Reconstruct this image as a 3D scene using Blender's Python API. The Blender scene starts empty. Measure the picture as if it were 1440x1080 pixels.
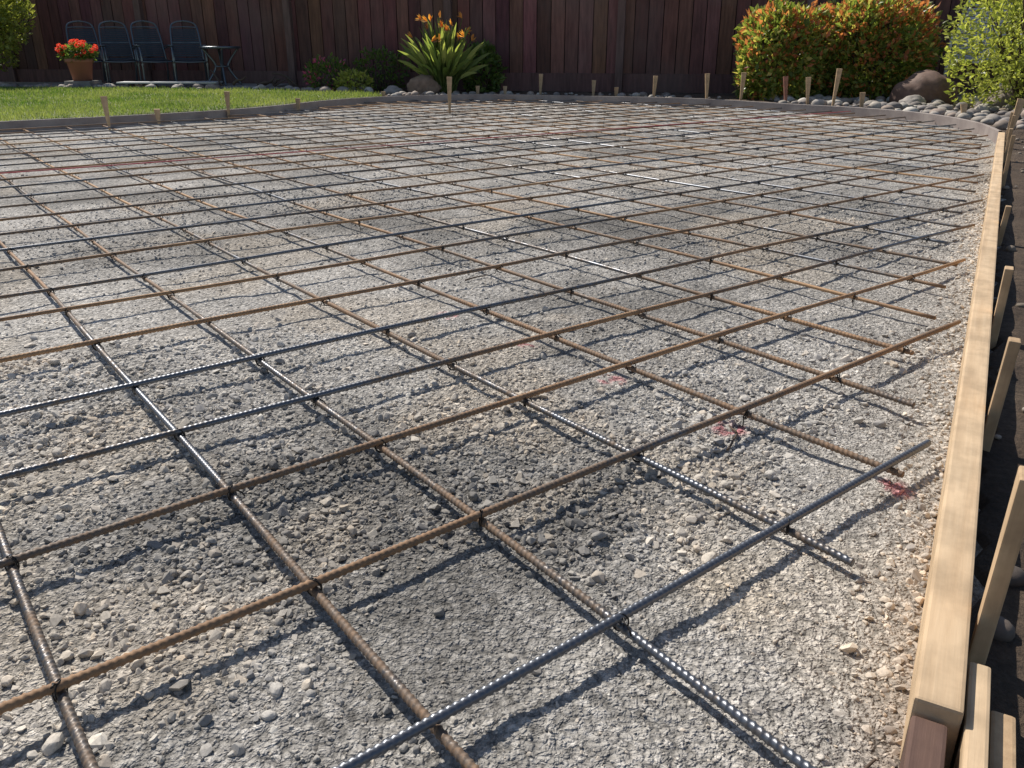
import bpy, bmesh, math, numpy as np
from mathutils import Vector, Matrix
rng=np.random.default_rng(7)
scene=bpy.context.scene
COL=scene.collection

# ------------------------------------------------------------------ helpers
def hash2(ix,iy,seed=0):
    n=(ix.astype(np.int64)*374761393+iy.astype(np.int64)*668265263+seed*1442695041)&0xffffffff
    n=((n^(n>>13))*1274126177)&0xffffffff
    return ((n^(n>>16))&0xffff)/65535.0
def vnoise(x,y,seed=0):
    ix=np.floor(x);iy=np.floor(y);fx=x-ix;fy=y-iy
    fx=fx*fx*(3-2*fx);fy=fy*fy*(3-2*fy)
    a=hash2(ix,iy,seed);b=hash2(ix+1,iy,seed);c=hash2(ix,iy+1,seed);d=hash2(ix+1,iy+1,seed)
    return (a*(1-fx)+b*fx)*(1-fy)+(c*(1-fx)+d*fx)*fy
def fbm(x,y,o=4,seed=0):
    s=0;a=.5;t=0
    for k in range(o):
        s=s+a*vnoise(x*2**k+17.3*k,y*2**k-9.1*k,seed+k);t+=a;a*=.5
    return s/t
def mk(name,V,F,mat=None,smooth=False,col=None,parent=None):
    V=np.asarray(V,dtype=np.float32);F=np.asarray(F,dtype=np.int32)
    me=bpy.data.meshes.new(name)
    n=F.shape[1]
    me.vertices.add(len(V));me.vertices.foreach_set('co',V.ravel())
    me.loops.add(F.size);me.loops.foreach_set('vertex_index',F.ravel())
    me.polygons.add(len(F));me.polygons.foreach_set('loop_start',np.arange(0,F.size,n,dtype=np.int32))
    me.polygons.foreach_set('loop_total',np.full(len(F),n,dtype=np.int32))
    me.polygons.foreach_set('use_smooth',np.full(len(F),bool(smooth)))
    me.update(calc_edges=True);me.validate()
    if col is not None:
        c=np.ones((len(V),4),np.float32);c[:,:3]=col
        at=me.color_attributes.new('Col','FLOAT_COLOR','POINT');at.data.foreach_set('color',c.ravel())
    if mat: me.materials.append(mat)
    o=bpy.data.objects.new(name,me);COL.objects.link(o)
    if parent: o.parent=parent
    return o
def empty(name,loc=(0,0,0),rz=0):
    o=bpy.data.objects.new(name,None);COL.objects.link(o);o.location=loc;o.rotation_euler=(0,0,rz);o.empty_display_size=.1
    return o
class Acc:
    def __init__(s): s.V=[];s.F=[];s.C=[];s.n=0
    def add(s,V,F,c=None):
        V=np.asarray(V,float);F=np.asarray(F,int)
        s.V.append(V);s.F.append(F+s.n);s.n+=len(V)
        if c is not None: s.C.append(np.broadcast_to(np.asarray(c,float),(len(V),3)))
    def obj(s,name,mat,smooth=False,parent=None):
        return mk(name,np.concatenate(s.V),np.concatenate(s.F),mat,smooth,np.concatenate(s.C) if s.C else None,parent)
def tube(path,rad,n=8,ribs=None,cap=True):
    path=np.asarray(path,float);N=len(path)
    rad=np.full(N,rad,float) if np.isscalar(rad) else np.asarray(rad,float)
    if cap:
        path=np.concatenate([path[:1],path,path[-1:]]);rad=np.concatenate([[1e-4],rad,[1e-4]]);N+=2
    T=np.gradient(path[1:-1] if cap else path,axis=0)
    if cap: T=np.concatenate([T[:1],T,T[-1:]])
    T/=np.linalg.norm(T,axis=1)[:,None]+1e-12
    up=np.array([0,0,1.]) if abs(T[len(T)//2,2])<.8 else np.array([1.,0,0])
    S=np.cross(T,up);S/=np.linalg.norm(S,axis=1)[:,None]+1e-9
    U=np.cross(S,T)
    a=np.arange(n)*2*math.pi/n
    r=rad[:,None]*np.ones(n)
    if ribs is not None:
        if cap: ribs=np.concatenate([ribs[:1]*0,ribs,ribs[:1]*0])
        r=r*(1+ribs)
    V=path[:,None,:]+r[:,:,None]*(np.cos(a)[None,:,None]*S[:,None,:]+np.sin(a)[None,:,None]*U[:,None,:])
    i=np.arange(N-1)[:,None];j=np.arange(n)[None,:];jn=(j+1)%n
    F=np.stack([i*n+j,i*n+jn,(i+1)*n+jn,(i+1)*n+j],-1).reshape(-1,4)
    return V.reshape(-1,3),F
def bevbox(name,sx,sy,sz,mat,loc=(0,0,0),rot=(0,0,0),bev=.003,parent=None,point=False,cuts=0):
    bm=bmesh.new();bmesh.ops.create_cube(bm,size=1)
    for v in bm.verts:
        v.co=Vector((v.co.x*sx,v.co.y*sy,v.co.z*sz))
        if point and v.co.z<0: v.co.x*=.25
    if bev: bmesh.ops.bevel(bm,geom=list(bm.edges),offset=bev,segments=2,affect='EDGES',profile=.6)
    me=bpy.data.meshes.new(name);bm.to_mesh(me);bm.free();me.materials.append(mat)
    o=bpy.data.objects.new(name,me);COL.objects.link(o);o.location=loc;o.rotation_euler=rot
    if parent: o.parent=parent
    return o
def box_np(c,s,rz=0):
    x,y,z=np.array(s)/2
    V=np.array([[-x,-y,-z],[x,-y,-z],[x,y,-z],[-x,y,-z],[-x,-y,z],[x,-y,z],[x,y,z],[-x,y,z]])
    cr,sr=math.cos(rz),math.sin(rz);V=V@np.array([[cr,sr,0],[-sr,cr,0],[0,0,1]])+np.array(c)
    F=[[0,3,2,1],[4,5,6,7],[0,1,5,4],[1,2,6,5],[2,3,7,6],[3,0,4,7]]
    return V,F
def inpoly(x,y,P):
    r=np.zeros(np.shape(x),bool);n=len(P)
    for i in range(n):
        x1,y1=P[i];x2,y2=P[(i+1)%n]
        if y1==y2: continue
        c=((y1>y)!=(y2>y))&(x<(x2-x1)*(y-y1)/(y2-y1)+x1)
        r^=c
    return r
def sdist(x,y,P):
    d=np.full(np.shape(x),1e9);n=len(P)
    for i in range(n):
        x1,y1=P[i];x2,y2=P[(i+1)%n];dx,dy=x2-x1,y2-y1
        t=np.clip(((x-x1)*dx+(y-y1)*dy)/(dx*dx+dy*dy+1e-12),0,1)
        d=np.minimum(d,np.hypot(x-x1-t*dx,y-y1-t*dy))
    return np.where(inpoly(x,y,P),-d,d)
# ------------------------------------------------------------------ material helper
class M:
    def __init__(s,name):
        s.m=bpy.data.materials.new(name);s.m.use_nodes=True;s.t=s.m.node_tree;s.t.nodes.clear()
        s.out=s.n('ShaderNodeOutputMaterial');s.b=s.n('ShaderNodeBsdfPrincipled');s.l(s.b.outputs[0],s.out.inputs[0])
    def n(s,t,**k):
        x=s.t.nodes.new(t)
        for a,b in k.items(): setattr(x,a,b)
        return x
    def l(s,a,b): s.t.links.new(a,b)
    def coord(s,scale=(1,1,1),kind='Object'):
        tc=s.n('ShaderNodeTexCoord');mp=s.n('ShaderNodeMapping');s.l(tc.outputs[kind],mp.inputs[0]);mp.inputs['Scale'].default_value=scale
        return mp.outputs[0]
    def pos(s,scale=(1,1,1)):
        g=s.n('ShaderNodeNewGeometry');mp=s.n('ShaderNodeMapping');s.l(g.outputs['Position'],mp.inputs[0]);mp.inputs['Scale'].default_value=scale
        return mp.outputs[0]
    def noise(s,v,scale,detail=4,rough=.6):
        x=s.n('ShaderNodeTexNoise');s.l(v,x.inputs['Vector']);x.inputs['Scale'].default_value=scale;x.inputs['Detail'].default_value=detail;x.inputs['Roughness'].default_value=rough
        return x.outputs['Fac']
    def ramp(s,f,stops):
        r=s.n('ShaderNodeValToRGB');s.l(f,r.inputs[0]);e=r.color_ramp.elements
        while len(e)<len(stops): e.new(.5)
        for el,(p,c) in zip(e,stops):
            el.position=p;el.color=(c,c,c,1) if np.isscalar(c) else (*c,1)
        return r.outputs[0]
    def mix(s,f,a,b,mode='MIX'):
        x=s.n('ShaderNodeMix',data_type='RGBA',blend_type=mode)
        for k,v in ((0,f),(6,a),(7,b)):
            if hasattr(v,'is_linked'): s.l(v,x.inputs[k])
            else: x.inputs[k].default_value=v if k==0 else ((v,v,v,1) if np.isscalar(v) else (*v,1))
        return x.outputs[2]
    def math(s,op,a,b=0.):
        x=s.n('ShaderNodeMath',operation=op)
        for k,v in ((0,a),(1,b)):
            if hasattr(v,'is_linked'): s.l(v,x.inputs[k])
            else: x.inputs[k].default_value=v
        return x.outputs[0]
    def bump(s,h,strength=.5,dist=.01,normal=None):
        b=s.n('ShaderNodeBump');s.l(h,b.inputs['Height']);b.inputs['Strength'].default_value=strength;b.inputs['Distance'].default_value=dist
        if normal: s.l(normal,b.inputs['Normal'])
        return b.outputs[0]
    def fin(s,color=None,rough=None,metal=None,normal=None,spec=None):
        for k,v in (('Base Color',color),('Roughness',rough),('Metallic',metal),('Normal',normal),('Specular IOR Level',spec)):
            if v is None: continue
            if hasattr(v,'is_linked'): s.l(v,s.b.inputs[k])
            elif k=='Base Color': s.b.inputs[k].default_value=(*v,1)
            else: s.b.inputs[k].default_value=v
        return s.m
    def translucent(s,color,fac):
        tr=s.n('ShaderNodeBsdfTranslucent');s.l(color,tr.inputs[0]);mx=s.n('ShaderNodeMixShader');mx.inputs[0].default_value=fac
        s.l(s.b.outputs[0],mx.inputs[1]);s.l(tr.outputs[0],mx.inputs[2]);s.l(mx.outputs[0],s.out.inputs[0])

def mat_leaf(name,trans=.35,rough=.45,boost=1.6):
    m=M(name);a=m.n('ShaderNodeAttribute',attribute_name='Col')
    c=a.outputs['Color'];m.fin(color=c,rough=rough,spec=.4)
    m.translucent(m.mix(1.,c,(boost,boost*1.05,boost*.6),'MULTIPLY'),trans);return m.m
def mat_wood(name,c1,c2,dark=.0,grain=(2,40,40)):
    m=M(name);v=m.coord(grain);g=m.noise(v,2.,6,.65);g2=m.noise(m.coord((1.2,6,6)),3.,3,.5);g3=m.noise(m.coord(),14,4,.6)
    oi=m.n('ShaderNodeObjectInfo')
    c=m.ramp(g,[(.3,c2),(.7,c1)]);c=m.mix(m.ramp(g2,[(.50,0.),(.75,.55)]),c,tuple(x*.62 for x in c2))
    c=m.mix(1.,c,m.ramp(g3,[(.35,.82),(.6,1.08)]),'MULTIPLY')
    r=m.math('MULTIPLY_ADD',oi.outputs['Random'],.3)
    r.node.inputs[2].default_value=.8
    cc=m.n('ShaderNodeCombineColor')
    for k in range(3): m.l(r,cc.inputs[k])
    c=m.mix(1.,c,cc.outputs[0],'MULTIPLY')
    return m.fin(color=c,rough=.75,normal=m.bump(g,.5,.002),spec=.25)

# ------------------------------------------------------------------ layout (metres)
LINE=lambda y:.04+.5535*y          # inner face of the straight timber form
header=[(-6.6,4.6),(-6.0,5.6),(-5.2,6.5),(-4.37,7.2),(-3.61,7.75),(-2.92,8.54),(-2.42,9.31),(-2.05,10.11),(-1.58,10.82),(-0.9,11.12),(-0.18,11.22),(0.72,11.07),(1.56,10.7),(2.32,10.23),(2.96,9.6),(3.5,8.95),(3.84,8.15),(3.88,7.31),(3.64,6.50)]
slab=header+[(LINE(-1.5),-1.5),(-2.5,-2.2),(-5.2,-1.5),(-6.6,1.0)]
def smooth_pts(P,k=6):
    P=np.array(P);out=[]
    for i in range(len(P)-1):
        p0=P[max(i-1,0)];p1=P[i];p2=P[i+1];p3=P[min(i+2,len(P)-1)]
        for t in np.arange(k)/k:
            out.append(.5*((2*p1)+(-p0+p2)*t+(2*p0-5*p1+4*p2-p3)*t*t+(-p0+3*p1-3*p2+p3)*t**3))
    out.append(P[-1]);return np.array(out)
hs=smooth_pts(header)
slabS=[tuple(p) for p in hs]+slab[len(header):]

def g(x,y,cx,cy,s): return np.exp(-((x-cx)**2+(y-cy)**2)/(2*s*s))
def loose(x,y):
    m=1.9*(fbm(x*1.3+3,y*1.3,4,11)-.5)
    for cx,cy,s,a in [(-.21,1.36,.16,.8),(-.40,1.16,.15,.7),(.12,1.21,.15,.9),(.29,1.27,.12,.8),(-.03,1.61,.14,.5),(.45,1.54,.14,.6),(-.42,.93,.12,.5),(-.9,1.7,.25,.3),
                      (.42,.90,.14,-.9),(-.08,.95,.09,-.9),(.05,.72,.1,-.4),(.62,1.3,.1,-.8),(.2,1.9,.2,-.2),(.3,.75,.15,-.5)]:
        m=m+a*g(x,y,cx,cy,s)
    return np.clip(m+.15,0,1)
def hgt(x,y):
    r=np.hypot(x,y);f=np.clip(1.6-r/9,.35,1)
    L=loose(x,y)
    n4=np.abs(vnoise(x*120,y*120,6)-.5)*2
    h=.018*(fbm(x*1.1,y*1.1,3,1)-.5)+f*(.013*(fbm(x*7,y*7,3,2)-.5)+(.0055+.007*L)*(fbm(x*32,y*32,3,3)-.5)-.0022*n4*np.clip(2.5-r,0,1))
    far=np.clip((r-14)/4,0,1)
    return h*(1-far)-.02*far
PAINT=[(.224,1.739,.03),(.027,1.98,.035),(-.178,2.212,.035),(.431,1.50,.035),(.651,1.247,.03)]
def gcol(x,y):
    """macro albedo of the base rock"""
    n1=fbm(x*.9+5,y*.9,4,21);n2=fbm(x*3.1,y*3.1+8,4,22);n3=fbm(x*14,y*14,3,23);L=loose(x,y)
    b=.51-.03*L+.15*(n1-.5)*2+.15*(n2-.5)*2+.12*(n3-.5)*2
    b=b+.04*np.clip((np.hypot(x,y)-3)/5,0,1)
    c=np.stack([b*1.0,b*.95,b*.875],-1)
    d=np.clip((fbm(x*1.7+40,y*1.7,5,31)-.53)*5,0,1)[...,None]
    c=c*(1-.36*d)
    s=np.clip(g(x,y,.31,.95,.045)*.8*(n3*1.6),0,.6)[...,None]
    c=c*(1-s)+s*np.array([.72,.61,.47])
    sn=np.clip((fbm(x*2.3+70,y*2.3,4,47)-.56)*5,0,.5)[...,None]
    c=c*(1-sn)+sn*np.array([.56,.49,.40])
    e=np.clip(1-(LINE(y)-x)/.35,0,1)[...,None]*.35*(n2[...,None]*1.6)
    c=c*(1-e)+e*np.array([.58,.51,.42])
    e=np.clip(1-(LINE(y)-x)/.08,0,1)*np.clip(1.3-y/1.2,0,1);e=(e*.65)[...,None]
    c=c*(1-e)+e*np.array([.34,.23,.15])
    for px,py,s in PAINT:
        k=np.clip((g(x,y,px,py,s*.8)-.30)*3,0,1)*np.clip((fbm(x*70,y*70,2,41)-.42)*6,0,1);k=(k*.6)[...,None]
        c=c*(1-k)+k*np.array([.62,.12,.16])
    return np.clip(c,.03,.8)

# ------------------------------------------------------------------ ground sheet
m=M('crushed_base_rock');P=m.pos()
a=m.n('ShaderNodeAttribute',attribute_name='Col')
wv=m.n('ShaderNodeTexNoise');m.l(P,wv.inputs['Vector']);wv.inputs['Scale'].default_value=45;wv.inputs['Detail'].default_value=2
Pw=m.n('ShaderNodeVectorMath',operation='MULTIPLY_ADD');m.l(wv.outputs['Color'],Pw.inputs[0]);Pw.inputs[1].default_value=(.012,.012,.012);m.l(P,Pw.inputs[2])
PW=Pw.outputs[0]
v1=m.n('ShaderNodeTexVoronoi');m.l(PW,v1.inputs['Vector']);v1.inputs['Scale'].default_value=240
v2=m.n('ShaderNodeTexVoronoi');m.l(PW,v2.inputs['Vector']);v2.inputs['Scale'].default_value=98
nn=m.noise(P,60,4,.78)
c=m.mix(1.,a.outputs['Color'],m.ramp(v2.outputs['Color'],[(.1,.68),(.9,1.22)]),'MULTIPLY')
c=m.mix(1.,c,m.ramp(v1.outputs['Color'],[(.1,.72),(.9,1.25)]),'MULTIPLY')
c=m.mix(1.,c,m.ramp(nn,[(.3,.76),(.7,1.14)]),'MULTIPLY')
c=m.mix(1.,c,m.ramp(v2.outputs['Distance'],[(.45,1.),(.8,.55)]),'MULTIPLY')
h=m.math('ADD',m.math('MULTIPLY',m.math('SUBTRACT',1.,v1.outputs['Distance']),.5),m.math('MULTIPLY',m.math('SUBTRACT',1.,v2.outputs['Distance']),.9))
h=m.math('ADD',h,m.math('MULTIPLY',nn,1.0))
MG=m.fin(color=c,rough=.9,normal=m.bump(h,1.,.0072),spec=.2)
ang=np.concatenate([np.linspace(-60,60,481),np.linspace(65,295,47)])
ang=np.radians(ang);NA=len(ang)
rr=np.concatenate([.2*np.exp(np.arange(0,772)*.0055),np.geomspace(14.5,400,30)])
Rg,Ag=np.meshgrid(rr,ang,indexing='ij')
X=Rg*np.sin(Ag);Y=Rg*np.cos(Ag)
Z=hgt(X,Y)
V=np.stack([X,Y,Z],-1).reshape(-1,3);cc=gcol(X,Y).reshape(-1,3)
i=np.arange(len(rr)-1)[:,None];j=np.arange(NA)[None,:];jn=(j+1)%NA
F=np.stack([i*NA+j,(i+1)*NA+j,(i+1)*NA+jn,i*NA+jn],-1).reshape(-1,4)[:, ::-1]
V=np.concatenate([V,[[0,0,0]]]);cc=np.concatenate([cc,cc[:1]])
Fc=np.array([[len(V)-1,(k+2)%NA,(k+1)%NA,k] for k in range(0,NA,2)])
F=np.concatenate([F,Fc])
ground=mk('ground',V,F,MG,True,cc)

# ------------------------------------------------------------------ loose stones (instanced)
m=M('stone');oi=m.n('ShaderNodeObjectInfo');a=m.n('ShaderNodeAttribute',attribute_name='tcol');a.attribute_type='INSTANCER'
nz=m.noise(m.coord(),3.5,4,.7)
c=m.ramp(oi.outputs['Random'],[(0,(.62,.62,.64)),(.25,(.84,.84,.84)),(.5,(1.0,.98,.95)),(.75,(1.12,1.10,1.07)),(.93,(1.18,1.08,.96)),(1,(1.5,1.48,1.42))])
c=m.mix(1.,c,m.ramp(nz,[(.3,.74),(.7,1.16)]),'MULTIPLY')
tint=m.mix(a.outputs['Alpha'],(.5,.48,.44),a.outputs['Color'])
c=m.mix(1.,tint,c,'MULTIPLY')
MS=m.fin(color=c,rough=.8,spec=.3)
gravel=empty('gravel')
variants=[]
for k in range(7):
    bm=bmesh.new();n=[14,18,12,22,16,26,20][k]
    d=rng.normal(size=(n,3));d/=np.linalg.norm(d,axis=1)[:,None];d*=np.array([1,rng.uniform(.65,.95),rng.uniform(.5,.8)])*rng.uniform(.82,1.05,(n,1))
    vs=[bm.verts.new(p) for p in d]
    rr_=bmesh.ops.convex_hull(bm,input=vs)
    bmesh.ops.delete(bm,geom=[v for v in bm.verts if not v.link_faces],context='VERTS')
    if k>3: bmesh.ops.bevel(bm,geom=list(bm.edges),offset=.07,segments=1,affect='EDGES')
    me=bpy.data.meshes.new('stone');bm.to_mesh(me);bm.free();me.materials.append(MS)
    o=bpy.data.objects.new('stone_%d'%k,me);COL.objects.link(o);o.parent=gravel
    px,py=[(-2.55,1.5),(-2.3,2.1),(-2.2,2.4),(-2.9,2.4),(-2.3,2.9),(-3.1,3.4),(-2.5,1.85)][k]
    o.scale=(.006,)*3;o.location=(px,py,float(hgt(np.array(px),np.array(py)))+.003);variants.append(o)
def scatter(n,r0,r1,smin,smax,powr,mode,a0=-56,a1=56):
    r=np.sqrt(rng.uniform(r0*r0,r1*r1,n));t=np.radians(rng.uniform(a0,a1,n))
    x=r*np.sin(t);y=r*np.cos(t);L=loose(x,y)
    if mode=='loose': keep=rng.random(n)<L*1.15
    elif mode=='fine': keep=rng.random(n)<(.25+.75*fbm(x*4,y*4,3,55)**1.5)
    else: keep=rng.random(n)<(.2+.8*L)
    keep&=(sdist(x,y,slabS)<-.015)
    x=x[keep];y=y[keep];k=len(x)
    s=smin+(smax-smin)*rng.random(k)**powr
    return x,y,s
parts=[scatter(56000,.35,2.2,.0014,.0038,1.8,'fine'),
       scatter(40000,.35,2.2,.003,.008,1.8,'loose'),
       scatter(7500,.35,2.4,.006,.0145,1.9,'loose'),
       scatter(700,.35,2.6,.006,.013,2.5,'any'),
       scatter(36000,2.1,4.5,.0025,.006,2.0,'fine'),
       scatter(32000,2.1,4.5,.004,.010,2.0,'loose'),
       scatter(32000,4.4,11,.005,.010,2.0,'any'),
       scatter(2500,2.2,11,.007,.014,2.5,'any'),
       scatter(5000,.35,6,.004,.012,2,'any',56,304)]
n=1500;yy=rng.uniform(.5,5,n);xx=LINE(yy)-.004-rng.random(n)**2*.10;parts.append((xx,yy,rng.uniform(.002,.009,n)))
ind=np.array([(-.345,.895,.0125),(.42,.84,.012),(-.095,.915,.010),(.575,.985,.013),(.12,.98,.017),(.105,1.05,.012),(-.56,.69,.012),(-.25,.80,.010),(.03,.80,.009),(-.50,.72,.014),(.45,.80,.012),(.25,1.05,.013)])
parts.append((ind[:,0],ind[:,1],ind[:,2]))
X=np.concatenate([p[0] for p in parts]);Y=np.concatenate([p[1] for p in parts]);S=np.concatenate([p[2] for p in parts]);N=len(X)
Z=hgt(X,Y)+S*rng.uniform(-.15,.40,N)
me=bpy.data.meshes.new('loose_stones');me.vertices.add(N);me.vertices.foreach_set('co',np.stack([X,Y,Z],-1).astype(np.float32).ravel())
def attr(nm,arr):
    at=me.attributes.new(nm,'FLOAT_VECTOR','POINT');at.data.foreach_set('vector',arr.astype(np.float32).ravel())
attr('rot',np.stack([rng.uniform(-.7,.7,N),rng.uniform(-.7,.7,N),rng.uniform(0,6.28,N)],-1))
attr('scl',S[:,None]*rng.uniform(.8,1.2,(N,3)))
attr('tcol',np.clip(gcol(X,Y)*1.12,0,.8))
ls=bpy.data.objects.new('loose_stones',me);COL.objects.link(ls);ls.parent=gravel
ng=bpy.data.node_groups.new('scatter','GeometryNodeTree')
ng.interface.new_socket('Geometry',in_out='INPUT',socket_type='NodeSocketGeometry');ng.interface.new_socket('Geometry',in_out='OUTPUT',socket_type='NodeSocketGeometry')
gi=ng.nodes.new('NodeGroupInput');go=ng.nodes.new('NodeGroupOutput');ip=ng.nodes.new('GeometryNodeInstanceOnPoints');jg=ng.nodes.new('GeometryNodeJoinGeometry')
for o in variants:
    x=ng.nodes.new('GeometryNodeObjectInfo');x.transform_space='ORIGINAL';x.inputs['Object'].default_value=o;x.inputs['As Instance'].default_value=True
    ng.links.new(x.outputs['Geometry'],jg.inputs[0])
def na(nm):
    x=ng.nodes.new('GeometryNodeInputNamedAttribute');x.data_type='FLOAT_VECTOR';x.inputs['Name'].default_value=nm;return x.outputs['Attribute']
rv=ng.nodes.new('FunctionNodeRandomValue');rv.data_type='INT'
for s_ in rv.inputs:
    if s_.type=='INT' and s_.name=='Min': s_.default_value=0
    if s_.type=='INT' and s_.name=='Max': s_.default_value=6
rvo=[o for o in rv.outputs if o.type=='INT'][0]
ng.links.new(gi.outputs[0],ip.inputs['Points']);ng.links.new(jg.outputs[0],ip.inputs['Instance']);ip.inputs['Pick Instance'].default_value=True
ng.links.new(rvo,ip.inputs['Instance Index']);ng.links.new(na('rot'),ip.inputs['Rotation']);ng.links.new(na('scl'),ip.inputs['Scale'])
ng.links.new(ip.outputs[0],go.inputs[0])
md=ls.modifiers.new('scatter','NODES');md.node_group=ng

# ------------------------------------------------------------------ rebar grid
m=M('rebar_steel');P=m.pos();n1=m.noise(P,6.,4,.65);n2=m.noise(P,90,4,.7)
at=m.n('ShaderNodeAttribute',attribute_name='Col')
sp=m.n('ShaderNodeSeparateColor');m.l(at.outputs['Color'],sp.inputs[0])
f=m.math('ADD',sp.outputs[0],m.math('MULTIPLY',m.math('SUBTRACT',n1,.5),.8))
f=m.math('ADD',f,m.math('MULTIPLY',m.math('SUBTRACT',n2,.5),.7))
c=m.ramp(f,[(.28,(.15,.16,.18)),(.42,(.13,.11,.095)),(.58,(.19,.125,.08)),(.75,(.28,.165,.09)),(1.,(.44,.27,.14))])
MR=m.fin(color=c,rough=m.ramp(f,[(.33,.40),(.55,.72)]),metal=m.ramp(f,[(.33,.75),(.52,.15)]),normal=m.bump(n2,.35,.001))
s=.305;th=.6627;av=np.array([math.cos(th),math.sin(th)]);bv=np.array([-av[1],av[0]]);O=np.array([-.3654,.0679])
dA=[.013,.012,.013,-.019,-.035,-.008,.024];aA=[.011,-.001,.009,-.003,-.016,-.003,-.003]
dB=[-.001,.007,-.03,.01,.011,.004];aB=[.005,.007,.011,-.001,-.01,0]
RB=.0059;ZB=.030
grid=empty('rebar_grid')
def wobf(i,t):
    amp=.013 if (i>7 or i<1) else .005
    return amp*np.sin(t*1.5+i*2.1)+.003*np.sin(t*4.3+i*1.7)
def barpts(kind,i,t):
    if kind=='A':
        o,a=(dA[i-1],aA[i-1]) if 1<=i<=7 else offs[('A',i)]
        u=t;v=i*s+o+a*(np.clip(u,-1,3.5)-.9)
    else:
        o,a=(dB[i-1],aB[i-1]) if 1<=i<=6 else offs[('B',i)]
        v=t;u=i*s+o+a*(np.clip(v,-1,3.5)-.9)
    wob=wobf(i,t)
    if kind=='A': v=v+wob
    else: u=u+wob
    return O+u[:,None]*av+v[:,None]*bv
offs={}
for i in range(-30,40):
    for k in 'AB': offs[(k,i)]=(rng.normal()*.015,rng.normal()*.004)
def barz(kind,i,t):
    return ZB+(RB*1.02 if kind=='A' else -RB*1.02)+.004*np.sin(t*.9)+.0014*np.sin(t*3.1+(i if kind=='A' else i*1.3))
RUST={('A',1):.44,('A',2):.56,('A',3):.66,('A',4):.56,('A',5):.46,('B',1):.60,('B',2):.62,('B',3):.56,('B',4):.70,('B',5):.55}
Abars=Acc()
for kind in 'AB':
    for i in range(-16,32):
        t=np.arange(-9,11,.01);p=barpts(kind,i,t)
        ins=sdist(p[:,0],p[:,1],slabS)<-(rng.uniform(.015,.05) if kind=='A' else rng.uniform(.05,.10))
        if kind=='A' and i==0: ins&=(t<.42)
        idx=np.where(ins)[0]
        if len(idx)<20: continue
        t0,t1=t[idx[0]],t[idx[-1]]
        tt=[t0]
        while tt[-1]<t1:
            q=barpts(kind,i,np.array([tt[-1]]))[0];r=math.hypot(q[0],q[1])
            tt.append(tt[-1]+(.0016 if (r<1.5 and q[1]>.3) else .0022 if (r<2.3 and q[1]>.3) else .05))
        tt=np.array(tt);p=barpts(kind,i,tt);z=barz(kind,i,tt)
        r=np.hypot(p[:,0],p[:,1])
        ns=14 if r.min()<2.3 else 6
        ph=np.arange(ns)*2*math.pi/ns
        near=((r<2.3)&(p[:,1]>.3)).astype(float)
        k=(tt[:,None]/.0096+.40*np.abs(np.sin(ph))[None,:]*np.sign(np.cos(ph))[None,:])%1
        rib=np.clip(1.2-np.abs(k-.5)/.22,0,1)*.26*near[:,None]
        rib[:, [0,ns//2]]=np.maximum(rib[:, [0,ns//2]],.14*near[:,None])
        path=np.column_stack([p,z])
        V,F=tube(path,RB*.92,ns,ribs=rib)
        base=RUST.get((kind,i),rng.uniform(.42,.76))
        rs=base+.85*(vnoise(tt*1.3+i*7.7,tt*0+3.3*(kind=='A')+i,5)-.5)
        rs=np.concatenate([rs[:1],rs,rs[-1:]])
        Abars.add(V,F,np.repeat(rs,ns)[:,None]*np.ones(3))
        if t1-t0>4.5 and rng.random()<.4:
            hi=min(t1,8)-.6
            if hi>3.6:
                tm=rng.uniform(3.6,hi)
                sel=np.arange(tm,tm+.5,.03);p2=barpts(kind,i,sel)
                nrm=bv if kind=='A' else av
                p2=p2+nrm*RB*2.1;V,F=tube(np.column_stack([p2,barz(kind,i,sel)]),RB*.95,8);Abars.add(V,F,(base,base,base))
Abars.obj('reinforcing_bars',MR,True,grid)
# tie wires
m=M('tie_wire');MT=m.fin(color=(.03,.028,.027),rough=.5,metal=.7)
T=Acc()
for i in range(-14,28):
    for j in range(-14,28):
        u=j*s;v=i*s
        for _ in range(4):
            o,a=(dA[i-1],aA[i-1]) if 1<=i<=7 else offs[('A',i)]
            v=i*s+o+a*(min(max(u,-1),3.5)-.9)+wobf(i,u)
            o,a=(dB[j-1],aB[j-1]) if 1<=j<=6 else offs[('B',j)]
            u=j*s+o+a*(min(max(v,-1),3.5)-.9)+wobf(j,v)
        q=O+u*av+v*bv
        r=math.hypot(*q)
        if r>9 or q[1]<0 or (i==0 and u>.4) or rng.random()<.12: continue
        if sdist(np.array([q[0]]),np.array([q[1]]),slabS)[0]>-.1: continue
        n_=20 if r<3 else 8
        for w in range(2 if r<3 else 1):
            d=(av+bv if (i+j)%2 else av-bv);d=d/np.linalg.norm(d);d3=np.array([d[0],d[1],0]);sd=np.array([-d[1],d[0],0])
            a=np.linspace(0,2*math.pi,n_)
            c0=np.array([q[0],q[1],ZB])+sd*(w*.003-.0015)
            pth=c0+np.cos(a)[:,None]*d3*RB*1.75+np.sin(a)[:,None]*np.array([0,0,1])*RB*2.25
            V,F=tube(pth,.0010 if r<3 else .0016,5,cap=False);T.add(V,F)
        if r<5:
            L=rng.uniform(.015,.038);a=np.linspace(0,1,8);dr=rng.normal(size=3);dr[2]=-abs(dr[2])*.4+rng.uniform(-.3,.6);dr/=np.linalg.norm(dr)
            base=np.array([q[0],q[1],ZB+RB*1.5]);pth=base+a[:,None]*dr*L+np.stack([np.sin(a*9),np.cos(a*9),a*0],-1)*.0015-np.array([0,0,1])*(a**2)[:,None]*.012
            V,F=tube(pth,.0013,5,cap=True);T.add(V,F)
T.obj('tie_wires',MT,True,grid)

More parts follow.
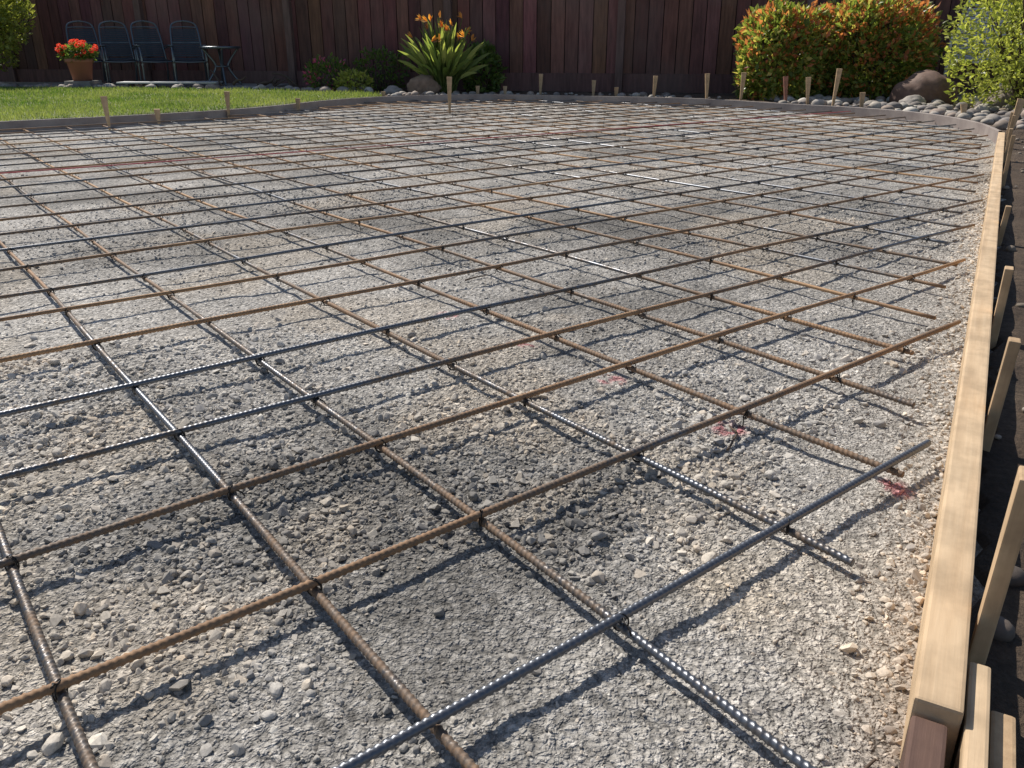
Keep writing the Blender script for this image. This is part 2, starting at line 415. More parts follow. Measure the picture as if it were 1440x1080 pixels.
# ------------------------------------------------------------------ form boards
W1=mat_wood('pine_board',(.72,.54,.35),(.58,.41,.25),grain=(1.5,28,28))
W2=mat_wood('weathered_wood',(.20,.12,.09),(.10,.06,.05))
W3=mat_wood('stake_wood',(.60,.43,.26),(.43,.29,.17),grain=(28,28,1.5))
W4=mat_wood('red_stake_wood',(.50,.25,.17),(.35,.15,.11),grain=(28,28,1.5))
form=empty('timber_form')
dirv=np.array([.5535,1.])/math.hypot(.5535,1);nrm=np.array([dirv[1],-dirv[0]]);rz=math.atan2(dirv[1],dirv[0])
def board(y0,y1,off,w,z0,z1,mat,nm,tilt=0):
    a=np.array([LINE(y0),y0]);b=np.array([LINE(y1),y1]);c=(a+b)/2+nrm*(off+w/2)
    return bevbox(nm,float(np.linalg.norm(b-a)),w,z1-z0,mat,(c[0],c[1],(z0+z1)/2),(tilt,0,rz),.004,form)
board(.665,3.72,0,.046,-.01,.088,W1,'board_1')
board(3.724,6.47,.002,.044,-.012,.086,W1,'board_2')
board(-1.4,.660,.001,.034,-.02,.072,W2,'old_board')
board(-.6,.76,.049,.022,-.02,.074,W1,'splice_board')
board(-.4,.72,.074,.024,-.03,.055,W3,'outer_splice')
def stake(x,y,z,h,w=.038,t=.02,rz_=0.,lean=(0,0),mat=None):
    H=h+.08
    o=bevbox('wooden_stake',w,t,H,mat or W3,(x,y,z+h-H/2),(lean[0],lean[1],rz_),.0025,None,True)
for y,h,off,le in [(.83,.27,.052,(.02,.03)),(1.41,.22,.048,(.04,.10)),(2.0,.20,.048,(0,.02)),(3.10,.15,.048,(.05,.05)),(4.40,.27,.048,(0,.06)),(5.3,.22,.048,(0,0)),(5.9,.25,.05,(.05,.03)),(6.35,.24,.05,(0,-.03))]:
    p=np.array([LINE(y),y])+nrm*(off+.012);stake(p[0],p[1],0.,h,.042,.019,rz,le)
ST=[(-3.48,7.52,.21),(-3.25,8.03,.07),(-2.80,8.66,.19),(-2.30,9.45,.08),(-0.44,11.36,.12),(-0.09,11.5,.11),(0.37,11.45,.26),(1.04,11.3,.19),(1.30,11.02,.12),(1.73,10.75,.26),(2.28,10.35,.30),(2.62,10.08,.32),(3.02,9.75,.29),(3.20,9.55,.29),(3.42,9.35,.38),(3.60,9.05,.16),(4.01,7.77,.13),(3.74,6.5,.25),(-1.6,11.0,.07),(-5.0,6.9,.16)]
for k,(x,y,h) in enumerate(ST): stake(x,y,.07,h,.055,.024,rng.uniform(-.4,.4),(rng.normal()*.04,rng.normal()*.05),W4 if k in (12,) else None)
stake(-.66,9.31,0.,.37,.055,.024,.1,(0,.02))
m=M('bender_board');v=m.coord();nz=m.noise(v,6,5,.6)
MB=m.fin(color=m.ramp(nz,[(.3,(.24,.195,.18)),(.7,(.36,.31,.28))]),rough=.6)
P_=np.concatenate([hs]);Tn=np.gradient(P_,axis=0);Tn/=np.linalg.norm(Tn,axis=1)[:,None];Nn=np.stack([-Tn[:,1],Tn[:,0]],-1)
n=len(P_);rings=[]
topw=.092+.004*np.sin(np.arange(n)*.35)
for k,(o_,z_) in enumerate([(0,-.02),(.0,.97),(.002,1.0),(.022,1.0),(.024,.97),(.024,-.02)]):
    zz=topw*z_ if z_>0 else np.full(n,z_);rings.append(np.column_stack([P_+Nn*o_,zz]))
V=np.stack(rings,1).reshape(-1,3);i=np.arange(n-1)[:,None];j=np.arange(6)[None,:];jn=(j+1)%6
F=np.stack([i*6+j,(i+1)*6+j,(i+1)*6+jn,i*6+jn],-1).reshape(-1,4)
mk('edging_header_board',V,F,MB)

# ------------------------------------------------------------------ garden soil & lawn
def terr(x,y):
    sd=sdist(x,y,slabS)
    right=(x>LINE(y))&(y<6.6+0*x)
    rise=np.clip((y-9)/4,0,1)*np.clip((-x-2)/3,0,1)*.05
    base=.068+rise+.02*(fbm(x*2,y*2,3,61)-.5)
    low=.012+.03*(fbm(x*5,y*5,3,62)-.5)+.03*np.clip((y-4)/2.5,0,1)
    z=np.where(right,low,base)
    marg=np.where(right,.035,.035)
    return np.where(sd>marg,z,-.05)
dx=.055
gx=np.arange(-16,12,dx);gy=np.arange(-3,18,dx)
GX,GY=np.meshgrid(gx,gy,indexing='ij')
GZ=terr(GX,GY)+.02*(fbm(GX*9,GY*9,2,63)-.5)
def gridmesh(name,GX,GY,GZ,mat,keep=None,col=None,smooth=True):
    n,m_=GX.shape;i=np.arange(n-1)[:,None];j=np.arange(m_-1)[None,:]
    F=np.stack([i*m_+j,(i+1)*m_+j,(i+1)*m_+j+1,i*m_+j+1],-1).reshape(-1,4)
    if keep is not None: F=F[keep[F].any(1)]
    u,inv=np.unique(F,return_inverse=True)
    return mk(name,np.stack([GX,GY,GZ],-1).reshape(-1,3)[u],inv.reshape(F.shape),mat,smooth,None if col is None else col[u])
m=M('garden_soil_mat');P=m.pos();n1=m.noise(P,3,5,.6);n2=m.noise(P,50,6,.75)
c=m.mix(1.,m.ramp(n1,[(.3,(.08,.052,.035)),(.7,(.17,.12,.08))]),m.ramp(n2,[(.3,.5),(.7,1.4)]),'MULTIPLY')
MSO=m.fin(color=c,rough=.95,normal=m.bump(n2,1.,.03))
gridmesh('garden_soil',GX,GY,GZ,MSO,keep=(GZ>-.03).ravel())
lawnP=[(-1.62,11.0),(-1.75,11.3),(-2.3,11.7),(-3.2,11.95),(-6,12.05),(-15,12.4),(-15,2),(-7.2,2),(-6.9,4.6),(-6.2,5.7),(-5.35,6.65),(-4.45,7.33),(-3.70,7.88),(-3.02,8.62),(-2.53,9.38),(-2.16,10.18)]
lg=(slice(0,int(15/dx)),slice(int(4.5/dx),int(16/dx)))
LX,LY=GX[lg],GY[lg];LZ=terr(LX,LY);sdl=sdist(LX,LY,lawnP)
LZ=np.where(sdl<0,np.maximum(LZ,.05)+.022,LZ-.03)
m=M('lawn_mat');P=m.pos();n1=m.noise(P,1.5,4,.6);n2=m.noise(P,60,4,.7)
c=m.mix(1.,m.ramp(n1,[(.3,(.17,.21,.06)),(.7,(.24,.27,.09))]),m.ramp(n2,[(.3,.55),(.7,1.3)]),'MULTIPLY')
gridmesh('lawn',LX,LY,LZ,m.fin(color=c,rough=.9,normal=m.bump(n2,1.,.02)),keep=(sdl<.06).ravel())
MGR=mat_leaf('grass_blade',.4,.5,1.5)
n=90000;x=-1.5-rng.random(n)*7.5;y=rng.uniform(5.5,12.5,n)
k=(sdist(x,y,lawnP)<.01)&(x>-y*.72);x=x[k];y=y[k];n=len(x)
z=np.maximum(terr(x,y),.05)+.02
h=rng.uniform(.015,.045,n)*(.6+.8*fbm(x*3,y*3,3,91));w=rng.uniform(.004,.008,n);a=rng.uniform(0,6.28,n);ln=rng.normal(size=(n,2))*.016
b0=np.stack([x-np.cos(a)*w,y-np.sin(a)*w,z-.004],-1);b1=np.stack([x+np.cos(a)*w,y+np.sin(a)*w,z-.004],-1);tp=np.stack([x+ln[:,0],y+ln[:,1],z+h],-1)
V=np.stack([b0,b1,tp],1).reshape(-1,3);F=np.arange(3*n).reshape(-1,3)
t=(1.8*(fbm(x*1.6,y*1.6,4,71)[:,None]-.5)+.5+rng.normal(size=(n,1))*.25)
cg=np.clip(np.array([.14,.21,.05])*(1-t)+np.array([.32,.35,.13])*t,0.01,.5)
mk('grass',V,F,MGR,False,np.repeat(cg,3,0))

# ------------------------------------------------------------------ fence
m=M('fence_wood');v=m.pos((6,6,.7));n1=m.noise(v,4,6,.65);n2=m.noise(m.pos(),1.2,3,.5)
a=m.n('ShaderNodeAttribute',attribute_name='Col')
c=m.mix(1.,a.outputs['Color'],m.ramp(n1,[(.3,.55),(.7,1.3)]),'MULTIPLY')
c=m.mix(m.ramp(n2,[(.45,0.),(.8,.6)]),c,(.17,.12,.10))
MF=m.fin(color=c,rough=.8,normal=m.bump(n1,.4,.004))
fence=empty('wooden_fence');fa=math.atan(-.213);fd=np.array([math.cos(fa),math.sin(fa)]);fn=np.array([fd[1],-fd[0]])
f0=np.array([2.5,12.0]);A=Acc();t=-19.
while t<13:
    w=rng.uniform(.17,.20);pr=rng.uniform(-.003,.006)
    c=f0+fd*(t+w/2)+fn*(0.0+pr);b=rng.uniform(.6,1.4)
    V,F=box_np((c[0],c[1],1.08+rng.normal()*.006),(w-.012,.018,1.75),fa+rng.normal()*.004);A.add(V,F,np.array([.165,.062,.052])*b*np.array([1,rng.uniform(.85,1.3),rng.uniform(.85,1.25)]))
    t+=w
A.obj('pickets',MF,False,fence);A=Acc()
for q_,t in enumerate(np.arange(-18.6,13,2.4)):
    c=f0+fd*(t+.75)+fn*.055;V,F=box_np((c[0],c[1],1.02),(.10,.09,2.0),fa);A.add(V,F,(.25,.18,.16) if q_==8 else (.16,.095,.08))
    for zz,hh,th_,of in ((.19,.24,.04,.032),(1.93,.09,.04,.035)):
        c=f0+fd*(t+.75+1.2)+fn*of;V,F=box_np((c[0],c[1],zz),(2.29,th_,hh),fa);A.add(V,F,np.array([.17,.085,.075])*rng.uniform(.8,1.2))
c=f0+fd*(-3);V,F=box_np((c[0],c[1],1.995),(33,.14,.035),fa);A.add(V,F,(.17,.06,.05))
c=f0+fd*(-3)-fn*.025;V,F=box_np((c[0],c[1],1.0),(33,.012,1.9),fa);A.add(V,F,(.03,.015,.012))  # near-black sheet behind the pickets, its colour darkens the gaps between them
A.obj('posts_rails_and_dark_backing',MF,False,fence)

# ------------------------------------------------------------------ rocks
def ico(sub):
    bm=bmesh.new();bmesh.ops.create_icosphere(bm,subdivisions=sub,radius=1)
    V=np.array([v.co[:] for v in bm.verts]);F=np.array([[v.index for v in f.verts] for f in bm.faces]);bm.free();return V,F
I2=ico(2);I3=ico(3);I4=ico(4)
def bump3(V,f,amp,seed):
    n=fbm(V[:,0]*f+seed,V[:,1]*f+seed*.7,3,seed)+fbm(V[:,1]*f+3+seed,V[:,2]*f-seed,3,seed+5)+fbm(V[:,2]*f+9,V[:,0]*f+seed,3,seed+9)
    return V*(1+amp*(n/1.5-1))[:,None]
m=M('river_rock');a=m.n('ShaderNodeAttribute',attribute_name='Col');nz=m.noise(m.pos(),18,5,.65)
MRK=m.fin(color=m.mix(1.,a.outputs['Color'],m.ramp(nz,[(.3,.7),(.7,1.2)]),'MULTIPLY'),rough=.75,normal=m.bump(nz,.3,.01))
def rocks(name,xs,ys,sz,zf,pal,base=I2):
    A=Acc()
    for k in range(len(xs)):
        V=bump3(base[0],1.3,.35,int(rng.integers(1,9999)));r=sz[k]
        V=V*np.array([1,rng.uniform(.65,.95),rng.uniform(.45,.75)])*r
        c,s_=math.cos(k*2.4),math.sin(k*2.4);V=V@np.array([[c,s_,0],[-s_,c,0],[0,0,1]])
        V=V+np.array([xs[k],ys[k],zf[k]+r*.28]);A.add(V,base[1],np.array(pal[rng.integers(len(pal))])*rng.uniform(.75,1.2))
    return A.obj(name,MRK,True)
pal=[(.36,.32,.28),(.42,.37,.31),(.27,.24,.22),(.50,.46,.40),(.33,.26,.21),(.22,.19,.17)]
def scat(n,x0,x1,y0,y1,smin,smax,cond):
    x=rng.uniform(x0,x1,n);y=rng.uniform(y0,y1,n);k=cond(x,y);x=x[k];y=y[k];return x,y,smin+(smax-smin)*rng.random(len(x))**2
x,y,sz=scat(1700,2.5,7,6.6,11.4,.025,.085,lambda x,y:(sdist(x,y,slabS)>.10)&(x>3.0)&(y<12.2-.3*x+.6)&(y>6.7))
rocks('river_rocks',x,y,sz,terr(x,y),pal)
x,y,sz=scat(420,-3,3.4,10.6,12.4,.022,.065,lambda x,y:(sdist(x,y,slabS)>.10)&(sdist(x,y,slabS)<.65)&(sdist(x,y,lawnP)>.06))
rocks('river_rocks',x,y,sz,terr(x,y),pal)
x,y,sz=scat(520,-7.5,-1.7,11.8,13.2,.03,.10,lambda x,y:(sdist(x,y,lawnP)>.02)&(sdist(x,y,lawnP)<.45))
rocks('river_rocks',x,y,sz,terr(x,y),pal)
x,y,sz=scat(1100,.3,4.5,-.5,6.5,.006,.024,lambda x,y:(x>LINE(y)+.08)&(x<LINE(y)+1.6))
x=np.append(x,[LINE(1.2)+.28,LINE(1.35)+.22,LINE(1.9)+.25,LINE(.9)+.2,LINE(2.6)+.3]);y=np.append(y,[1.2,1.35,1.9,.9,2.6]);sz=np.append(sz,[.05,.04,.05,.045,.06])
rocks('river_rocks',x,y,sz,terr(x,y),[(.20,.16,.12),(.28,.23,.18),(.14,.11,.09),(.36,.31,.26)])
def boulder(x,y,z,s3,col,seed):
    V=bump3(I4[0],1.1,.5,seed);V=bump3(V,4,.22,seed+3);V=bump3(V,11,.07,seed+6);V=V*np.array(s3)+np.array([x,y,z])
    o=mk('boulder',V,I4[1],MRK,True,np.broadcast_to(np.array(col),V.shape))
boulder(4.62,9.85,.14,(.34,.27,.27),(.17,.105,.08),3)
boulder(5.25,9.2,.12,(.30,.25,.22),(.24,.19,.16),8)
boulder(4.25,9.35,.08,(.15,.14,.10),(.36,.32,.28),12)
boulder(-1.18,11.85,.14,(.22,.2,.17),(.30,.20,.14),5)
boulder(-1.6,11.9,.08,(.12,.12,.08),(.34,.30,.27),15)
boulder(-2.2,12.1,.08,(.11,.12,.08),(.36,.33,.30),18)

# ------------------------------------------------------------------ foliage
def leafmesh(P,D,L,Wd,cols):
    n=len(P);D=D/np.linalg.norm(D,axis=1)[:,None]
    q=rng.normal(size=(n,3));S=np.cross(D,q);S/=np.linalg.norm(S,axis=1)[:,None];U=np.cross(S,D)
    L=L[:,None];Wd=Wd[:,None]
    v=np.stack([P,P+D*L*.5+S*Wd+U*Wd*.35,P+D*L-U*L*.08,P+D*L*.5-S*Wd+U*Wd*.35],1).reshape(-1,3)
    return v,np.arange(4*n).reshape(-1,4),np.repeat(cols,4,0)
ML=mat_leaf('leaf',.42,.4,1.8)
m=M('bark');MBK=m.fin(color=(.10,.07,.05),rough=.9)
def shrub(name,c,rad,n,leaf,cfun,box=1.0,gap=.0,stems=10,base=None,shell=.35,lump=.30):
    root=empty(name,(c[0],c[1],0));cz=c[2]
    d=rng.normal(size=(n,3));d/=np.linalg.norm(d,axis=1)[:,None]
    if box>1:
        k=(np.abs(d)**box).sum(1)**(-1/box);d=d*k[:,None]
    nb=fbm(d[:,0]*2.3+c[0],d[:,1]*2.3+d[:,2]*1.9,3,int(abs(c[0])*10)+3)
    nb2=fbm(d[:,0]*7+c[1],d[:,2]*7+d[:,1]*5,2,77)
    r=(1-shell*rng.random(n)**1.5)*(.97-.5*lump+lump*nb+.20*nb2)
    P=d*r[:,None]*np.array(rad)+np.array([0,0,cz])
    if gap>0:
        k=nb2+rng.normal(size=n)*.08>gap;P=P[k];d=d[k];r=r[k]
    k=P[:,2]>.03;P=P[k];d=d[k];r=r[k];n=len(P)
    D=d*.8+rng.normal(size=(n,3))*.7+np.array([0,0,.35])
    L=rng.uniform(.6,1.4,n)*leaf
    cols=cfun(P,d,r,n)
    V,F,C=leafmesh(P,D,L,L*.27,cols)
    mk('leaves',V,F,ML,False,C,root)
    A=Acc()
    for k in range(stems):
        a=rng.uniform(0,6.28);e=np.array([math.cos(a)*rad[0]*rng.uniform(.2,.8),math.sin(a)*rad[1]*rng.uniform(.2,.8),cz+rad[2]*rng.uniform(.1,.75)])
        b=np.array([e[0]*.15,e[1]*.15,.03]);mid=(b+e)/2+rng.normal(size=3)*.04
        t=np.linspace(0,1,8)[:,None];pth=(1-t)**2*b+2*t*(1-t)*mid+t*t*e
        V,F=tube(pth,np.linspace(.016,.004,8),6);A.add(V,F)
    if stems: A.obj('stems',MBK,True,root)
    return root
def photinia(P,d,r,n):
    t=rng.random(n);g1=np.array([.12,.18,.04]);g2=np.array([.28,.32,.08]);rd=np.array([.52,.19,.09]);yl=np.array([.50,.42,.14])
    c=g1+(g2-g1)*rng.random((n,1))
    hot=(t<.32*np.clip(.8+d[:,2],.35,1.5)*(r>.75)*(.2+1.5*fbm(P[:,0]*5,P[:,2]*5+P[:,1]*4,2,88)))
    c[hot]=rd;hy=rng.random(n)<.16;c[hy]=yl
    return c*rng.uniform(.75,1.25,(n,1))
shrub('photinia_hedge',(3.20,10.75,.53),(.44,.46,.53),7500,.075,photinia,box=2.6,shell=.35,gap=.24,lump=.4)
shrub('photinia_hedge',(4.30,10.85,.54),(.70,.55,.58),12500,.075,photinia,box=2.8,shell=.35,gap=.24,lump=.4)
def ygreen(P,d,r,n):
    g1=np.array([.20,.24,.05]);g2=np.array([.50,.50,.14]);return (g1+(g2-g1)*rng.random((n,1))**1.1)*rng.uniform(.8,1.2,(n,1))
shrub('yellow_green_shrub',(5.28,8.9,.74),(.84,.75,.78),12000,.055,ygreen,gap=.42,stems=30,shell=.65,lump=.5)
def green(P,d,r,n):
    g1=np.array([.07,.12,.03]);g2=np.array([.18,.24,.06]);return (g1+(g2-g1)*rng.random((n,1)))
def pinkish(P,d,r,n):
    c=green(P,d,r,n);k=rng.random(n)<.16;c[k]=(.60,.12,.25);return c
shrub('flowering_shrub',(-2.55,12.30,.24),(.30,.25,.24),1300,.06,pinkish,gap=.38,lump=.6)
shrub('low_green_shrub',(-2.15,12.1,.18),(.22,.2,.14),800,.06,ygreen,gap=.35,lump=.6)
shrub('low_green_shrub',(-1.85,12.6,.3),(.35,.2,.30),1100,.06,green,gap=.40,lump=.6)
shrub('low_green_shrub',(-.42,12.3,.30),(.24,.2,.34),1000,.09,green,gap=.42,lump=.6)
root=shrub('small_tree',(-7.60,13.0,1.10),(.64,.55,.70),9000,.07,lambda P,d,r,n:ygreen(P,d,r,n)*.8,gap=.40,stems=0,shell=.7,lump=.5)
A=Acc();t=np.linspace(0,1,12)[:,None]
V,F=tube(np.array([0,0,.05])+t*np.array([.08,.02,1.1])+np.sin(t*5)*np.array([.03,.02,0]),np.linspace(.045,.02,12),8);A.add(V,F)
for k in range(14):
    a=rng.uniform(0,6.28);b=np.array([.05,0,rng.uniform(.5,1.05)]);e=b+np.array([math.cos(a)*.45,math.sin(a)*.4,rng.uniform(.1,.55)])
    V,F=tube(b+t*(e-b)+np.sin(t*3)*np.array([0,0,.05]),np.linspace(.015,.004,12),6);A.add(V,F)
A.obj('trunk_and_limbs',MBK,True,root)
shrub('low_green_shrub',(-8.0,12.7,.3),(.5,.3,.35),2200,.07,green,gap=.35,lump=.6)

# bird of paradise
root=empty('bird_of_paradise_plant',(-.92,11.95,.06))
A=Acc();B=Acc();FL=Acc()
for k in range(190):
    a=rng.uniform(0,6.28);sp=rng.uniform(.03,.68);hh=rng.uniform(.35,.95)*(1-.55*max(sp-.2,0))
    b=np.array([math.cos(a)*.16*rng.random(),math.sin(a)*.12*rng.random(),0]);e=np.array([math.cos(a)*sp*1.0,math.sin(a)*sp*.8,hh]);mid=b+(e-b)*.5+np.array([-math.cos(a)*.05,-math.sin(a)*.05,.14])
    t=np.linspace(0,1,13)[:,None];pth=(1-t)**2*b+2*t*(1-t)*mid+t*t*e
    V,F=tube(pth[:8],np.linspace(.007,.004,8),4);B.add(V,F,(.18,.24,.07))
    q=np.linspace(.48,1,9)[:,None];bp=(1-q)**2*b+2*q*(1-q)*mid+q*q*e
    T=np.gradient(bp,axis=0);T/=np.linalg.norm(T,axis=1)[:,None];S=np.cross(T,np.array([math.sin(k*1.7),math.cos(k*1.7),.3]));S/=np.linalg.norm(S,axis=1)[:,None];U=np.cross(S,T)
    wd=.027*np.sin(np.linspace(.10,1,9)**.8*math.pi)[:,None]+.0015
    V=np.stack([bp-S*wd+U*wd*.5,bp,bp+S*wd+U*wd*.5],1).reshape(-1,3);F=[]
    for u in range(8):
        for w in range(2): F.append([u*3+w,u*3+w+1,(u+1)*3+w+1,(u+1)*3+w])
    tt=rng.random();A.add(V,F,np.array([.15,.22,.06])*(1-tt)+np.array([.42,.45,.14])*tt)
for k in range(26):
    a=rng.uniform(0,6.28);p=np.array([math.cos(a)*rng.uniform(.0,.44),math.sin(a)*.25,rng.uniform(.62,.95)])
    t=np.linspace(0,1,6)[:,None];V,F=tube(t*p,.006,5);B.add(V,F,(.18,.2,.06))
    dd=np.array([math.cos(a*3),math.sin(a*3)*.5,.25])
    for u in range(5):
        D=(dd+np.array([0,0,u*.35-.2])+rng.normal(size=3)*.12)[None,:]
        V,F,C=leafmesh(p[None,:],D,np.array([.10]),np.array([.016]),np.array([[.72,.34,.08] if u else [.25,.14,.10]]));FL.add(V,F,C)
A.obj('leaf_blades',ML,True,root);B.obj('stalks',ML,True,root);FL.obj('orange_flowers',ML,False,root)

# ------------------------------------------------------------------ patio things
m=M('concrete_patio');nz=m.noise(m.pos(),12,5,.6);MC=m.fin(color=m.ramp(nz,[(.3,(.22,.20,.18)),(.7,(.32,.30,.27))]),rough=.9)
bevbox('patio_slab',5.2,.95,.10,MC,(-5.9,12.98,.09),(0,0,fa*.6),.01)
m=M('dark_metal');MD=m.fin(color=(.15,.17,.19),rough=.30,metal=.7)
m=M('sling_fabric');nz=m.noise(m.coord((1,1,1)),60,2,.5);MSL=m.fin(color=m.ramp(nz,[(.3,(.020,.025,.033)),(.7,(.042,.05,.062))]),rough=.4)
def curve(pts,n=20):
    return smooth_pts([tuple(p) for p in pts],n//max(1,len(pts)-1)+1)
def chair(x,y,z,rz_,sc=.78,name='patio_chair',mf=MD,ms=MSL):
    root=empty(name,(x,y,z),rz_);root.scale=(sc*1.05,sc,sc)
    A=Acc()
    for sx in (-1,1):
        w=.27*sx
        for pts in ([(w,-.25,0),(w,-.27,.3),(w,-.25,.58),(w,-.12,.66),(w,.12,.64),(w,.30,.62)],
                    [(w,.38,0),(w,.28,.22),(w*.95,.22,.42),(w*.88,.30,.75),(w*.78,.40,1.0),(w*.45,.43,1.07),(0,.44,1.09)],
                    [(w,-.25,.42),(w*.98,0,.40),(w*.95,.22,.42)],
                    [(w,-.26,.02),(w,.05,.05),(w,.38,.02)]):
            V,F=tube(curve(pts),.016,8);A.add(V,F)
        V,F=box_np((w,-.02,.672),(.06,.36,.02));A.add(V,F)
    for pts in ([(-.27,-.25,.40),(0,-.27,.39),(.27,-.25,.40)],[(-.26,.22,.42),(0,.24,.41),(.26,.22,.42)],[(-.23,.30,.72),(0,.33,.72),(.23,.30,.72)],[(-.21,.38,.98),(0,.41,.99),(.21,.38,.98)]):
        V,F=tube(curve(pts),.012,6);A.add(V,F)
    A.obj('frame',mf,True,root)
    Bk=Acc()
    prof=smooth_pts([(-.25,.43),(-.12,.412),(.02,.405),(.14,.41),(.215,.45),(.25,.56),(.28,.66),(.31,.76),(.345,.87),(.375,.96)],3)
    for a_,b_ in zip(prof[:-1],prof[1:]):
        w0=.235 if a_[1]<.6 else .235-.05*(a_[1]-.6)/.4
        d_=(b_-a_)*.80
        V=[];n_=7
        for u in np.linspace(-1,1,n_):
            sg=(1-u*u)*.02
            for q in (a_,a_+d_):
                V.append((u*w0,q[0]+(sg if a_[1]>.45 else 0),q[1]-(0 if a_[1]>.45 else sg)))
        F=[[2*k,2*k+2,2*k+3,2*k+1] for k in range(n_-1)];Bk.add(V,F)
    Bk.obj('woven_slats',ms,True,root)
for x,y,r in ((-6.14,12.98,.55),(-5.66,12.93,.5),(-5.14,12.88,.62),(-4.62,12.83,.40)): chair(x,y,.14,r)
m=M('light_plastic');MLP=m.fin(color=(.55,.56,.58),rough=.5)
chair(5.45,10.5,.08,-.5,1.05,'garden_armchair',MLP,MLP)
chair(6.2,10.3,.08,-.9,1.05,'garden_armchair',MLP,MLP)
root=empty('side_table',(-4.12,12.70,.14));A=Acc()
tt=np.linspace(0,2*math.pi,33)
V,F=tube(np.stack([np.cos(tt)*.27,np.sin(tt)*.27,tt*0+.50],-1),.016,8,cap=False);A.add(V,F)
for k in range(4):
    a=k*math.pi/2+.4;c_,s_=math.cos(a),math.sin(a)
    V,F=tube(curve([(c_*.24,s_*.24,.49),(c_*.10,s_*.10,.30),(c_*.10,s_*.10,.2),(c_*.24,s_*.24,0)]),.015,6);A.add(V,F)
V,F=tube(np.stack([np.cos(tt)*.10,np.sin(tt)*.10,tt*0+.25],-1),.010,6,cap=False);A.add(V,F)
A.obj('frame',MD,True,root)
n=32;V=[(0,0,.503)]+[(math.cos(a)*.265,math.sin(a)*.265,.503) for a in np.linspace(0,2*math.pi,n,endpoint=False)]
F=[[0,1+k,1+(k+1)%n] for k in range(n)];m=M('table_top');mk('table_top',V,F,m.fin(color=(.30,.32,.33),rough=.15),False,None,root)
root=empty('low_bench',(-4.75,12.34,.10),.05)
m=M('painted_grey');MPG=m.fin(color=(.42,.44,.44),rough=.45)
for k,yy in enumerate((-.12,0,.12)): bevbox('slat_%d'%k,1.35,.10,.022,MPG,(0,yy,.09),(0,0,0),.004,root)
for sx in (-.55,.55): bevbox('leg',.05,.30,.08,MD,(sx,0,.039),(0,0,0),.004,root)
A=Acc()
for k in range(9):
    b=np.array([-3.9+rng.uniform(-.1,.9),12.35+rng.uniform(-.15,.2),.13]);e=b+np.array([rng.uniform(-.45,.45),rng.uniform(-.1,.1),rng.uniform(.02,.22)]);t=np.linspace(0,1,9)[:,None]
    V,F=tube(b+t*(e-b)+np.sin(t*4+k)*np.array([0,.02,.04]),np.linspace(.022,.008,9),6);A.add(V,F)
A.obj('fallen_branches',MBK,True)
A=Acc()
for (x0,y0,x1,y1) in ((.40,1.39,.435,1.46),(.435,1.46,.43,1.50),(.33,.62,.38,.66),(-.15,2.6,-.08,2.66),(.6,.9,.63,.93)):
    t=np.linspace(0,1,6)[:,None];pp=np.array([x0,y0,0])*(1-t)+np.array([x1,y1,0])*t;pp[:,2]=hgt(pp[:,0],pp[:,1])+.007
    V,F=tube(pp,np.linspace(.0028,.0015,6),6);A.add(V,F)
A.obj('twigs',MBK,True)
root=empty('geranium_pot',(-6.00,12.42,.12))
m=M('terracotta');MTC=m.fin(color=(.40,.17,.11),rough=.8)
prof=[(.0,0),(.12,0),(.165,.24),(.185,.24),(.185,.29),(.17,.29),(.16,.26),(0,.26)];n=28;a=np.linspace(0,2*math.pi,n,endpoint=False)
V=np.array([[r*math.cos(t),r*math.sin(t),z] for r,z in prof for t in a]);F=np.array([[i*n+j,i*n+(j+1)%n,(i+1)*n+(j+1)%n,(i+1)*n+j] for i in range(len(prof)-1) for j in range(n)])
mk('pot',V+np.array([0,0,.09]),F,MTC,True,None,root)
bevbox('plinth',.36,.36,.09,MC,(0,0,.044),(0,0,0),.005,root)
n=900;d=rng.normal(size=(n,3));d/=np.linalg.norm(d,axis=1)[:,None];P=d*np.array([.24,.22,.12])*rng.uniform(.5,1,(n,1))+np.array([0,0,.44])
V,F,C=leafmesh(P,d+rng.normal(size=(n,3))*.5,rng.uniform(.04,.06,n),rng.uniform(.015,.022,n),green(P,d,None,n));mk('leaves',V,F,ML,False,C,root)
n=34;A=Acc();
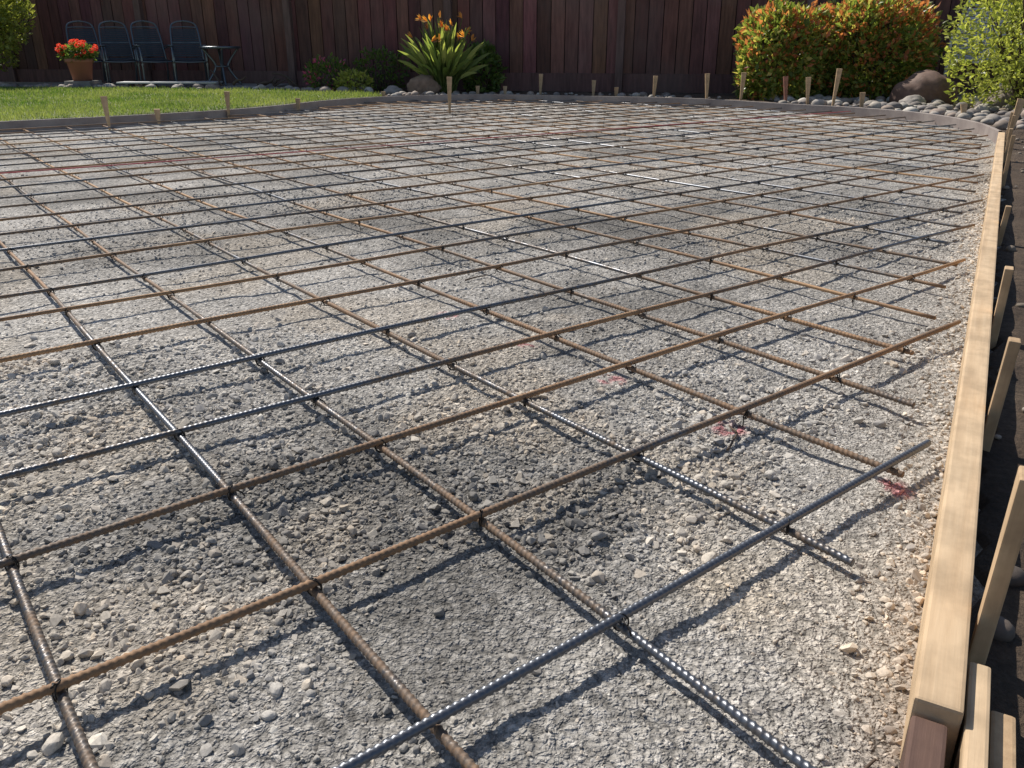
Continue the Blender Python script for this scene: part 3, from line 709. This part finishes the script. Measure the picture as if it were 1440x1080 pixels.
for k in range(n):
    c0=rng.normal(size=3);c0/=np.linalg.norm(c0);c0=c0*np.array([.25,.22,.10])+np.array([0,0,.50]);q=60
    d=rng.normal(size=(q,3));d/=np.linalg.norm(d,axis=1)[:,None];V,F,C=leafmesh(c0+d*.018,d,np.full(q,.020),np.full(q,.009),np.tile([[.72,.10,.08]],(q,1)));A.add(V,F,C)
A.obj('red_flowers',ML,False,root)

# ------------------------------------------------------------------ string line
m=M('red_string');nz=m.noise(m.pos(),2.5,3,.6);MST=m.fin(color=m.ramp(nz,[(.35,(.50,.22,.20)),(.6,(.55,.09,.10))]),rough=.7)
t=np.linspace(0,1,80)[:,None];p=np.array([-5.6,2.65,.052])*(1-t)+np.array([3.42,8.85,.062])*t;p[:,2]-=.006*np.sin(t[:,0]*math.pi)
V,F=tube(p,.0038,6);mk('red_string_line',V,F,MST,True)

# ------------------------------------------------------------------ light, camera
EL=math.radians(46);AZ=math.radians(-36)
w=bpy.data.worlds.new('World');scene.world=w;w.use_nodes=True;nt=w.node_tree
bg=nt.nodes['Background'];sky=nt.nodes.new('ShaderNodeTexSky');sky.sky_type='NISHITA';sky.sun_disc=False;sky.sun_elevation=EL;sky.sun_rotation=AZ
nt.links.new(sky.outputs[0],bg.inputs[0]);bg.inputs[1].default_value=.095
sl=bpy.data.lights.new('sun','SUN');sl.energy=5.0;sl.angle=math.radians(.5);sl.color=(1,.94,.85)
so=bpy.data.objects.new('sun',sl);COL.objects.link(so)
sd=Vector((math.sin(AZ)*math.cos(EL),math.cos(AZ)*math.cos(EL),math.sin(EL)));so.rotation_euler=sd.to_track_quat('Z','Y').to_euler()
cam=bpy.data.cameras.new('camera');co=bpy.data.objects.new('camera',cam);COL.objects.link(co)
co.location=(0,0,.703);co.rotation_euler=(math.pi/2-.388,0,0);cam.sensor_width=36;cam.lens=1174.9/1440*36;cam.clip_start=.02;cam.clip_end=1000
scene.camera=co
scene.view_settings.view_transform='Standard';scene.view_settings.look='None';scene.view_settings.exposure=0
